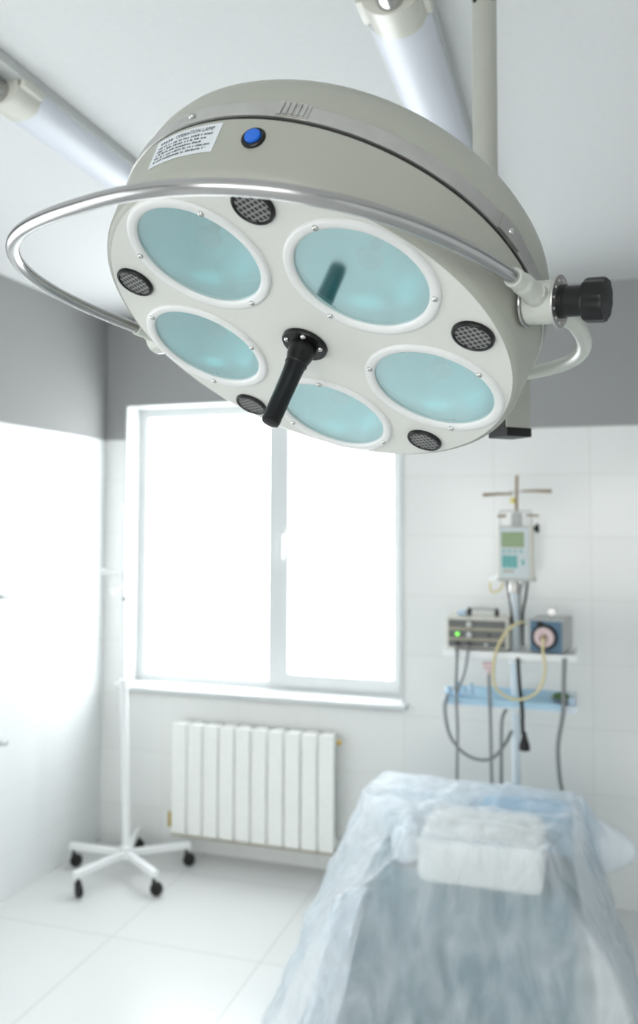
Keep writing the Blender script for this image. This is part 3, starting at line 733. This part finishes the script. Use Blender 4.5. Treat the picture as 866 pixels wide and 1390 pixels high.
cable('cable', [(2.185, -.44, .948), (2.168, -.49, .935), (2.155, -.515, .89), (2.152, -.515, .75), (2.15, -.505, .45), (2.15, -.40, .006)], .0072, M['cable'], 'grey cable running down close to the left side of the column', 'cable')
cable('cable', [(2.400, -.515, 1.16), (2.396, -.520, 1.05), (2.393, -.520, .95), (2.372, -.515, .82), (2.376, -.515, .70), (2.392, -.50, .55), (2.40, -.40, .006)], .0085, M['cable'], 'thick grey hose hanging at the right end of the shelves', 'cable')
bm = NB(); rcyl(bm, (2.08, -.515, 1.115), (2.125, -.515, 1.115), .016, .006, 20); cyl(bm, (2.105, -.515, 1.083), (2.105, -.515, 1.115), .009, 12)
tag(build('connector_plug', bm, M['pink'], origin=(2.105, -.515, 1.1)), 'pale pink connector just under the upper shelf', 'plug')
pl = thing('power_plug', (2.243, -.515, .80), 'black power plug dangling on its cord under the lower shelf', 'plug')
bm = NB(); lathe(bm, [(.008, .05), (.011, .03), (.021, 0), (.022, -.02), (.012, -.024)], (2.243, -.515, .81), (0, 0, 1), 20); build('plug_body', bm, M['rubber'], pl)
bm = NB(); tube(bm, spline([(2.238, -.515, .85), (2.236, -.515, .90), (2.236, -.51, .935), (2.225, -.505, 1.05), (2.22, -.51, 1.15)], 8), .0075, 10); build('cord', bm, M['rubber'], pl)

# lower shelf: blue cloth, vials, tray and green pouch
bm = NB()
nx, ny = 40, 18
def clothz(x, y): return SZ2 + .007 + .004 * mnoise.noise(V((x * 14, y * 14, 2)))
g = []
for j in range(ny + 1):
    row = []
    for i in range(nx + 1):
        x = 1.935 + (2.385 - 1.935) * i / nx; y = SY0 - .006 + (SY1 - SY0 - .02) * j / ny
        z = clothz(x, y)
        if j == 0: y = SY0 - .010; z = SZ2 - .014 + .004 * mnoise.noise(V((x * 20, 0, 5)))
        if j == 1: y = SY0 - .008; z = SZ2 + .007
        row.append(bm.verts.new((x, y, z)))
    g.append(row)
for j in range(ny):
    for i in range(nx): bm.faces.new((g[j][i], g[j][i + 1], g[j + 1][i + 1], g[j + 1][i]))
tag(build('shelf_cloth', bm, M['bluecloth'], recalc=True), 'light blue cloth spread on the lower shelf', 'cloth')
zc = SZ2 + .012
vials = [(1.935, -.47, .018, .034, 'short clear blue vial at the left end of the blue cloth'), (1.972, -.455, .011, .052, 'tallest slim pale blue vial on the blue cloth'), (2.0, -.47, .014, .036, 'stubby pale blue vial third from the left on the cloth'), (2.028, -.45, .010, .048, 'slim pale blue vial at the right of the vial row')]
for x, y, r_, h_, lb in vials:
    v = thing('vial', (x, y, zc), lb, 'vial', 'vials on the lower shelf')
    bm = NB(); lathe(bm, [(0, 0), (r_ * .9, 0), (r_, .003), (r_, h_ * .6), (r_ * .55, h_ * .72), (r_ * .5, h_ * .8)], (x, y, zc), (0, 0, 1), 20, cap=False); build('bottle', bm, M['vial'], v)
    bm = NB(); rcyl(bm, (x, y, zc + h_ * .78), (x, y, zc + h_), r_ * .62, .001, 16); build('cap', bm, M['sheetblue'], v)
dish = thing('steel_dish', (2.395, -.44, SZ2 + .003), 'small dark steel dish at the right end of the lower shelf', 'dish')
bm = NB(); zb = SZ2 + .012
lathe(bm, [(0, .001), (.032, 0), (.045, .012), (.050, .022), (.048, .0225), (.043, .013), (.031, .003), (0, .004)], (2.392, -.445, SZ2 + .003), (0, 0, 1), 40, cap=False)
for v in bm.verts: v.co.x = 2.392 + (v.co.x - 2.392) * 1.0
build('bowl', bm, M['chrome'], dish)
bm = NB(); bmesh.ops.create_uvsphere(bm, u_segments=24, v_segments=14, radius=1)
for v in bm.verts:
    n_ = mnoise.noise(v.co * 2.2) * .12
    v.co = V((2.385 + v.co.x * .034 * (1 + n_), -.445 + v.co.y * .028 * (1 + n_), SZ2 + .0275 + v.co.z * .017 * (1 + n_)))
tag(build('green_pouch', bm, M['green']), 'dark green rounded pouch lying in the steel dish', 'pouch')
bm = NB(); box(bm, 2.413, 2.437, -.492, -.475, SZ2 + .003, SZ2 + .034, .004); tag(build('small_box', bm, M['vial']), 'tiny whitish box standing at the right corner of the lower shelf', 'box')

# ------------------------------------------------------------------ draped operating table
tb_ = thing('operating_table', (2.11, -1.11, 0), 'operating table under the translucent drape', 'table')
bm = NB(); box(bm, 1.86, 2.36, -1.36, -.90, .0, .06, .01); tag(build('base', bm, M['device'], tb_), None)
bm = NB(); box(bm, 2.01, 2.21, -1.21, -1.01, .055, .50, .02); build('column', bm, M['steel'], tb_)
bm = NB(); box(bm, 1.83, 2.39, -1.33, -.91, .50, .588, .012); build('table_top', bm, M['device'], tb_)
# sheet hanging round the table
def ring_pts(poly, n):
    """n points round a closed polygon, equally spaced by angle about its centre, with rounded corners"""
    c = V((2.11, -1.12, 0)); out = []
    for k in range(n):
        t_ = 2 * PI * k / n; d = V((math.cos(t_), math.sin(t_), 0)); best = None
        for (xa, ya), (xb, yb) in zip(poly, poly[1:] + poly[:1]):
            ex_, ey_ = xb - xa, yb - ya; den = d.x * ey_ - d.y * ex_
            if abs(den) < 1e-9: continue
            s = ((xa - c.x) * ey_ - (ya - c.y) * ex_) / den; u_ = ((xa - c.x) * d.y - (ya - c.y) * d.x) / den
            if s > 0 and -1e-6 <= u_ <= 1 + 1e-6 and (best is None or s < best): best = s
        out.append(c + d * best)
    return out
def loft(bm, levels, n, wr=None, topfan=True):
    """levels: (polygon, z or function, fold amplitude)"""
    rows = []
    for li, (poly, z, amp) in enumerate(levels):
        row = []
        P = ring_pts(poly, n)
        for k, p in enumerate(P):
            t_ = 2 * PI * k / n; d = (p - V((2.11, -1.12, 0))).normalized()
            f = amp * (math.sin(9 * t_ + .7 * li * .2) * .5 + math.sin(17 * t_ + 1.3) * .3 + mnoise.noise(V((p.x * 6, p.y * 6, li * .3))) * .9)
            q = p + d * f; q.z = z(p) if callable(z) else z
            if wr: q += V((mnoise.noise(q * wr[0]), mnoise.noise(q * wr[0] + V((9, 0, 0))), mnoise.noise(q * wr[0] + V((0, 7, 0))))) * wr[1]
            row.append(bm.verts.new(q))
        rows.append(row)
    for A, B in zip(rows, rows[1:]):
        for k in range(n): bm.faces.new((A[k], A[(k + 1) % n], B[(k + 1) % n], B[k]))
    if topfan:
        cz = sum(v.co.z for v in rows[0]) / n; cv = bm.verts.new((2.11, -1.12, cz))
        for k in range(n): bm.faces.new((cv, rows[0][(k + 1) % n], rows[0][k]))
def lerp_poly(P, Q, s): return [(a[0] + (b[0] - a[0]) * s, a[1] + (b[1] - a[1]) * s) for a, b in zip(P, Q)]
ta = [(1.80, -.885), (2.42, -.885), (2.42, -1.36), (1.80, -1.36)]; tbm = [(1.63, -.86), (2.50, -.86), (2.50, -1.45), (1.60, -1.47)]
bm = NB()
lv = [(lerp_poly([(2.1, -1.1)] * 4, ta, s), .5935, 0) for s in (.25, .5, .75, .97)] + [(lerp_poly(ta, tbm, s), .591 - .5 * s, .022 * s) for s in (.02, .1, .2, .35, .5, .65, .8, 1)]
loft(bm, lv, 160); tag(build('table_sheet', bm, M['teal_sheet']), 'blue-grey sheet hanging round the operating table beneath the drape', 'sheet')
def pillow(name, x0, x1, y0, y1, z0, z1, m, wr, bev=.03):
    bm = NB(); box(bm, x0, x1, y0, y1, z0, z1, bev, seg=4)
    bmesh.ops.subdivide_edges(bm, edges=bm.edges[:], cuts=3, use_grid_fill=True)
    for v in bm.verts:
        base = min(1, max(0, (v.co.z - z0) / (z1 - z0) * 3))
        v.co += V((mnoise.noise(v.co * wr[0]), mnoise.noise(v.co * wr[0] + V((5, 0, 0))), abs(mnoise.noise(v.co * wr[0] + V((0, 3, 0)))) * -1)) * wr[1] * base
    return build(name, bm, m, angle=70)
c1 = pillow('cushion', 1.975, 2.35, -1.405, -1.10, .5955, .742, M['cushion'], (7, .006), .03); tag(c1, 'white block cushion under the drape at the near end of the table', 'cushion')
c2 = pillow('folded_sheet', 2.12, 2.43, -1.085, -.895, .5955, .732, M['sheetblue'], (7, .012), .02); tag(c2, 'sky blue folded sheet under the drape at the far end of the table', 'sheet')
c4_ = pillow('folded_cloth', 1.795, 2.105, -1.085, -.895, .5955, .728, M['crumple'], (8, .014), .025); tag(c4_, 'white folded cloth under the drape, left of the sky blue sheet', 'cloth')
c3 = pillow('towel_roll', 1.86, 1.955, -1.30, -1.10, .5955, .69, M['crumple'], (9, .015), .035); tag(c3, 'white rolled towel under the drape left of the cushion', 'towel')

# crumpled white cloth hanging at the near left corner, inside the drape
bm = NB(); nx, ny = 40, 40; g = []
for j in range(ny + 1):
    row = []
    for i in range(nx + 1):
        s, t_ = i / nx, j / ny
        x = 1.735 + .11 * s - .085 * t_; y = -1.462 - .06 * t_ - .012 * math.sin(s * 9); z = .60 - .42 * t_ - .05 * (1 - s) ** 2
        q = V((x, y, z)); w = V((0, 1, 0)) * (.02 * (1 - abs(math.sin(s * 7 + 2.5 * t_ + 2 * mnoise.noise(V((s * 2, t_ * 3, 0)))))) + abs(mnoise.noise(V((x * 13, z * 7, 1)))) * .075 + abs(mnoise.noise(V((x * 30, z * 24, 4)))) * .022)
        row.append(bm.verts.new(q - w))
    g.append(row)
for j in range(ny):
    for i in range(nx): bm.faces.new((g[j][i], g[j][i + 1], g[j + 1][i + 1], g[j + 1][i]))
o = build('crumpled_cloth', bm, M['crumple']); tag(o, 'crumpled white cloth hanging inside the drape at the near left corner', 'cloth')
sm = o.modifiers.new('thickness', 'SOLIDIFY'); sm.thickness = .004

# the translucent drape
top = [(1.755, -.845), (2.10, -.862), (2.447, -.880), (2.440, -1.14), (2.362, -1.418), (2.16, -1.428), (1.960, -1.432), (1.722, -1.06)]
m1 = [(1.712, -.83), (2.10, -.84), (2.472, -.86), (2.468, -1.12), (2.385, -1.432), (2.16, -1.440), (1.940, -1.450), (1.700, -1.07)]
m2 = [(1.640, -.81), (2.10, -.81), (2.500, -.83), (2.510, -1.15), (2.470, -1.470), (2.16, -1.475), (1.800, -1.500), (1.655, -1.16)]
m3 = [(1.600, -.79), (2.10, -.79), (2.535, -.80), (2.560, -1.18), (2.560, -1.520), (2.16, -1.515), (1.690, -1.550), (1.595, -1.34)]
bot = [(1.520, -.74), (2.10, -.74), (2.610, -.74), (2.650, -1.18), (2.690, -1.640), (2.16, -1.610), (1.540, -1.690), (1.490, -1.20)]
def topz(p): return .752 - .010 * max(0, min(1, (p.y + 1.2) / -.2)) - .020 * max(0, 1 - abs(p.y + 1.09) / .05)
bm = NB(); c4 = [(2.11, -1.12)] * 8
lv = [(lerp_poly(c4, top, s), topz, 0) for s in (.08, .16, .24, .32, .4, .48, .56, .64, .72, .8, .87, .93, .98)]
lv += [(lerp_poly(top, m1, s), .750 - .07 * s ** 1.5, .002 * s) for s in (.1, .25, .4, .6, .8, 1)]
lv += [(lerp_poly(m1, m2, s), .68 - .12 * s, .002 + .005 * s) for s in (.125, .25, .375, .5, .625, .75, .875, 1)]
lv += [(lerp_poly(m2, m3, s), .56 - .14 * s, .007 + .008 * s) for s in (.125, .25, .375, .5, .625, .75, .875, 1)]
lv += [(lerp_poly(m3, bot, s), .42 - .32 * s, .015 + .020 * s) for s in (.06, .12, .18, .25, .32, .4, .5, .62, .75, .88, 1)]
def crumple(q):
    """sharp-ridged creases, running mostly down the slope"""
    p = V((q.x * 7, q.y * 7, q.z * 3.2)); w = V((mnoise.noise(p * .6), mnoise.noise(p * .6 + V((4, 0, 0))), 0)) * 1.2
    r = 1 - 2 * abs(mnoise.noise(p + w)); r2 = 1 - 2 * abs(mnoise.noise(p * 2.3 + w + V((3, 1, 2))))
    return .008 * r + .003 * r2
loft(bm, lv, 440)
bm.normal_update()
mv = [(v, v.normal.copy(), crumple(v.co)) for v in bm.verts]
for v, n_, c_ in mv:
    h_ = V((v.co.x - 2.11, v.co.y + 1.12, 0)); on = v.co.z > .745
    v.co += (V((0, 0, 1)) * max(-.002, c_ * .7) if on else h_.normalized() * max(-.004, c_ * 1.2))
creases = [
    ([(1.962, -1.438, .752), (1.935, -1.458, .685), (1.796, -1.508, .565), (1.684, -1.558, .425), (1.60, -1.63, .25)], .030, .016),
    ([(2.366, -1.424, .750), (2.390, -1.440, .68), (2.474, -1.480, .56), (2.566, -1.530, .42), (2.63, -1.59, .25)], .024, .012),
    ([(2.350, -1.432, .66), (2.335, -1.448, .55), (2.318, -1.475, .44), (2.300, -1.52, .30), (2.29, -1.56, .2)], .034, .022),
    ([(1.975, -1.446, .66), (1.99, -1.462, .58), (2.02, -1.485, .48), (2.05, -1.52, .38)], .014, .006),
    ([(1.955, -1.42, .757), (1.94, -1.30, .755), (1.90, -1.20, .755), (1.79, -1.08, .752)], .035, .016),
    ([(1.98, -1.20, .755), (2.03, -1.08, .74), (2.05, -.93, .752)], .035, .018),
    ([(2.17, -1.17, .755), (2.20, -1.02, .745), (2.21, -.88, .752)], .025, .012),
    ([(2.34, -1.36, .752), (2.39, -1.22, .752), (2.44, -1.05, .752)], .028, .014),
    ([(2.10, -1.445, .60), (2.12, -1.47, .50), (2.11, -1.52, .34)], .03, .009),
    ([(2.22, -1.445, .56), (2.20, -1.48, .46), (2.21, -1.53, .30)], .022, .009),
    ([(1.73, -1.12, .735), (1.80, -1.33, .66), (1.90, -1.43, .71)], .030, .014)]
bm.normal_update()
CR = [(spline(p, 16), w_, h_) for p, w_, h_ in creases]
dv = []
for v in bm.verts:
    h = 0
    for P, w_, h_ in CR:
        d_ = min((v.co - p).length_squared for p in P) ** .5
        if d_ < w_ * 1.6: h = max(h, h_ * (max(0, 1 - d_ / w_) ** .8) - .25 * h_ * math.exp(-((d_ / w_ - 1.15) * 4) ** 2))
    dv.append((v, v.normal.copy() * h))
for v, q in dv: v.co += q if (q.dot(v.co - V((2.11, -1.12, .3))) > 0) else -q
o = build('translucent_drape', bm, M['drape'], angle=180); tag(o, 'translucent whitish drape thrown over the whole operating table', 'drape')
# white paper flap at the far right corner
bm = NB(); nx, ny = 24, 24; g = []
for j in range(ny + 1):
    row = []
    for i in range(nx + 1):
        s, t_ = i / nx, j / ny
        w_ = .03 + .14 * math.sin(PI * min(1, t_ * .95 + .05)) ** .8
        x = 2.462 + .015 * t_ + s * w_; y = -.86 + .03 * s - .04 * math.sin(s * 3); z = .745 - .28 * t_ - .10 * s * (1 - t_)
        q = V((x, y, z)); row.append(bm.verts.new(q + V((0, 1, 0)) * mnoise.noise(q * 9) * .02))
    g.append(row)
for j in range(ny):
    for i in range(nx): bm.faces.new((g[j][i], g[j][i + 1], g[j + 1][i + 1], g[j + 1][i]))
o = build('paper_sheet', bm, M['flap'], angle=180); tag(o, 'white paper sheet sticking out past the right side of the drape', 'paper sheet')
sm = o.modifiers.new('thickness', 'SOLIDIFY'); sm.thickness = .002

# small hooks on the left wall
for (y, z, lb) in ((-.842, 1.357, 'small grey hook on the left wall, the upper one'), (-.828, .71, 'small grey hook on the left wall, the lower one')):
    h = thing('wall_hook', (0, y, z), lb, 'hook', 'hooks on the left wall')
    bm = NB(); rcyl(bm, (0, y, z), (.006, y, z), .014, .002, 20); build('hook_plate', bm, M['device'], h)
    bm = NB(); tube(bm, spline([(.004, y, z), (.03, y, z - .004), (.042, y, z + .012)], 6), .005, 10); build('hook_arm', bm, M['device'], h)

# ------------------------------------------------------------------ light
wd = bpy.data.worlds.new('world'); scn.world = wd; wd.use_nodes = True
wd.node_tree.nodes['Background'].inputs[0].default_value = (.85, .93, 1, 1); wd.node_tree.nodes['Background'].inputs[1].default_value = 1.
scn.view_settings.view_transform = 'Standard'; scn.view_settings.look = 'None'
scn.view_settings.gamma = 1; scn.view_settings.exposure = 0.02; scn.view_settings.use_curve_mapping = False
scn.cycles.max_bounces = 12; scn.cycles.diffuse_bounces = 8; scn.cycles.glossy_bounces = 6; scn.cycles.transparent_max_bounces = 16
scn.cycles.sample_clamp_indirect = 8
scn.cycles.use_denoising = True
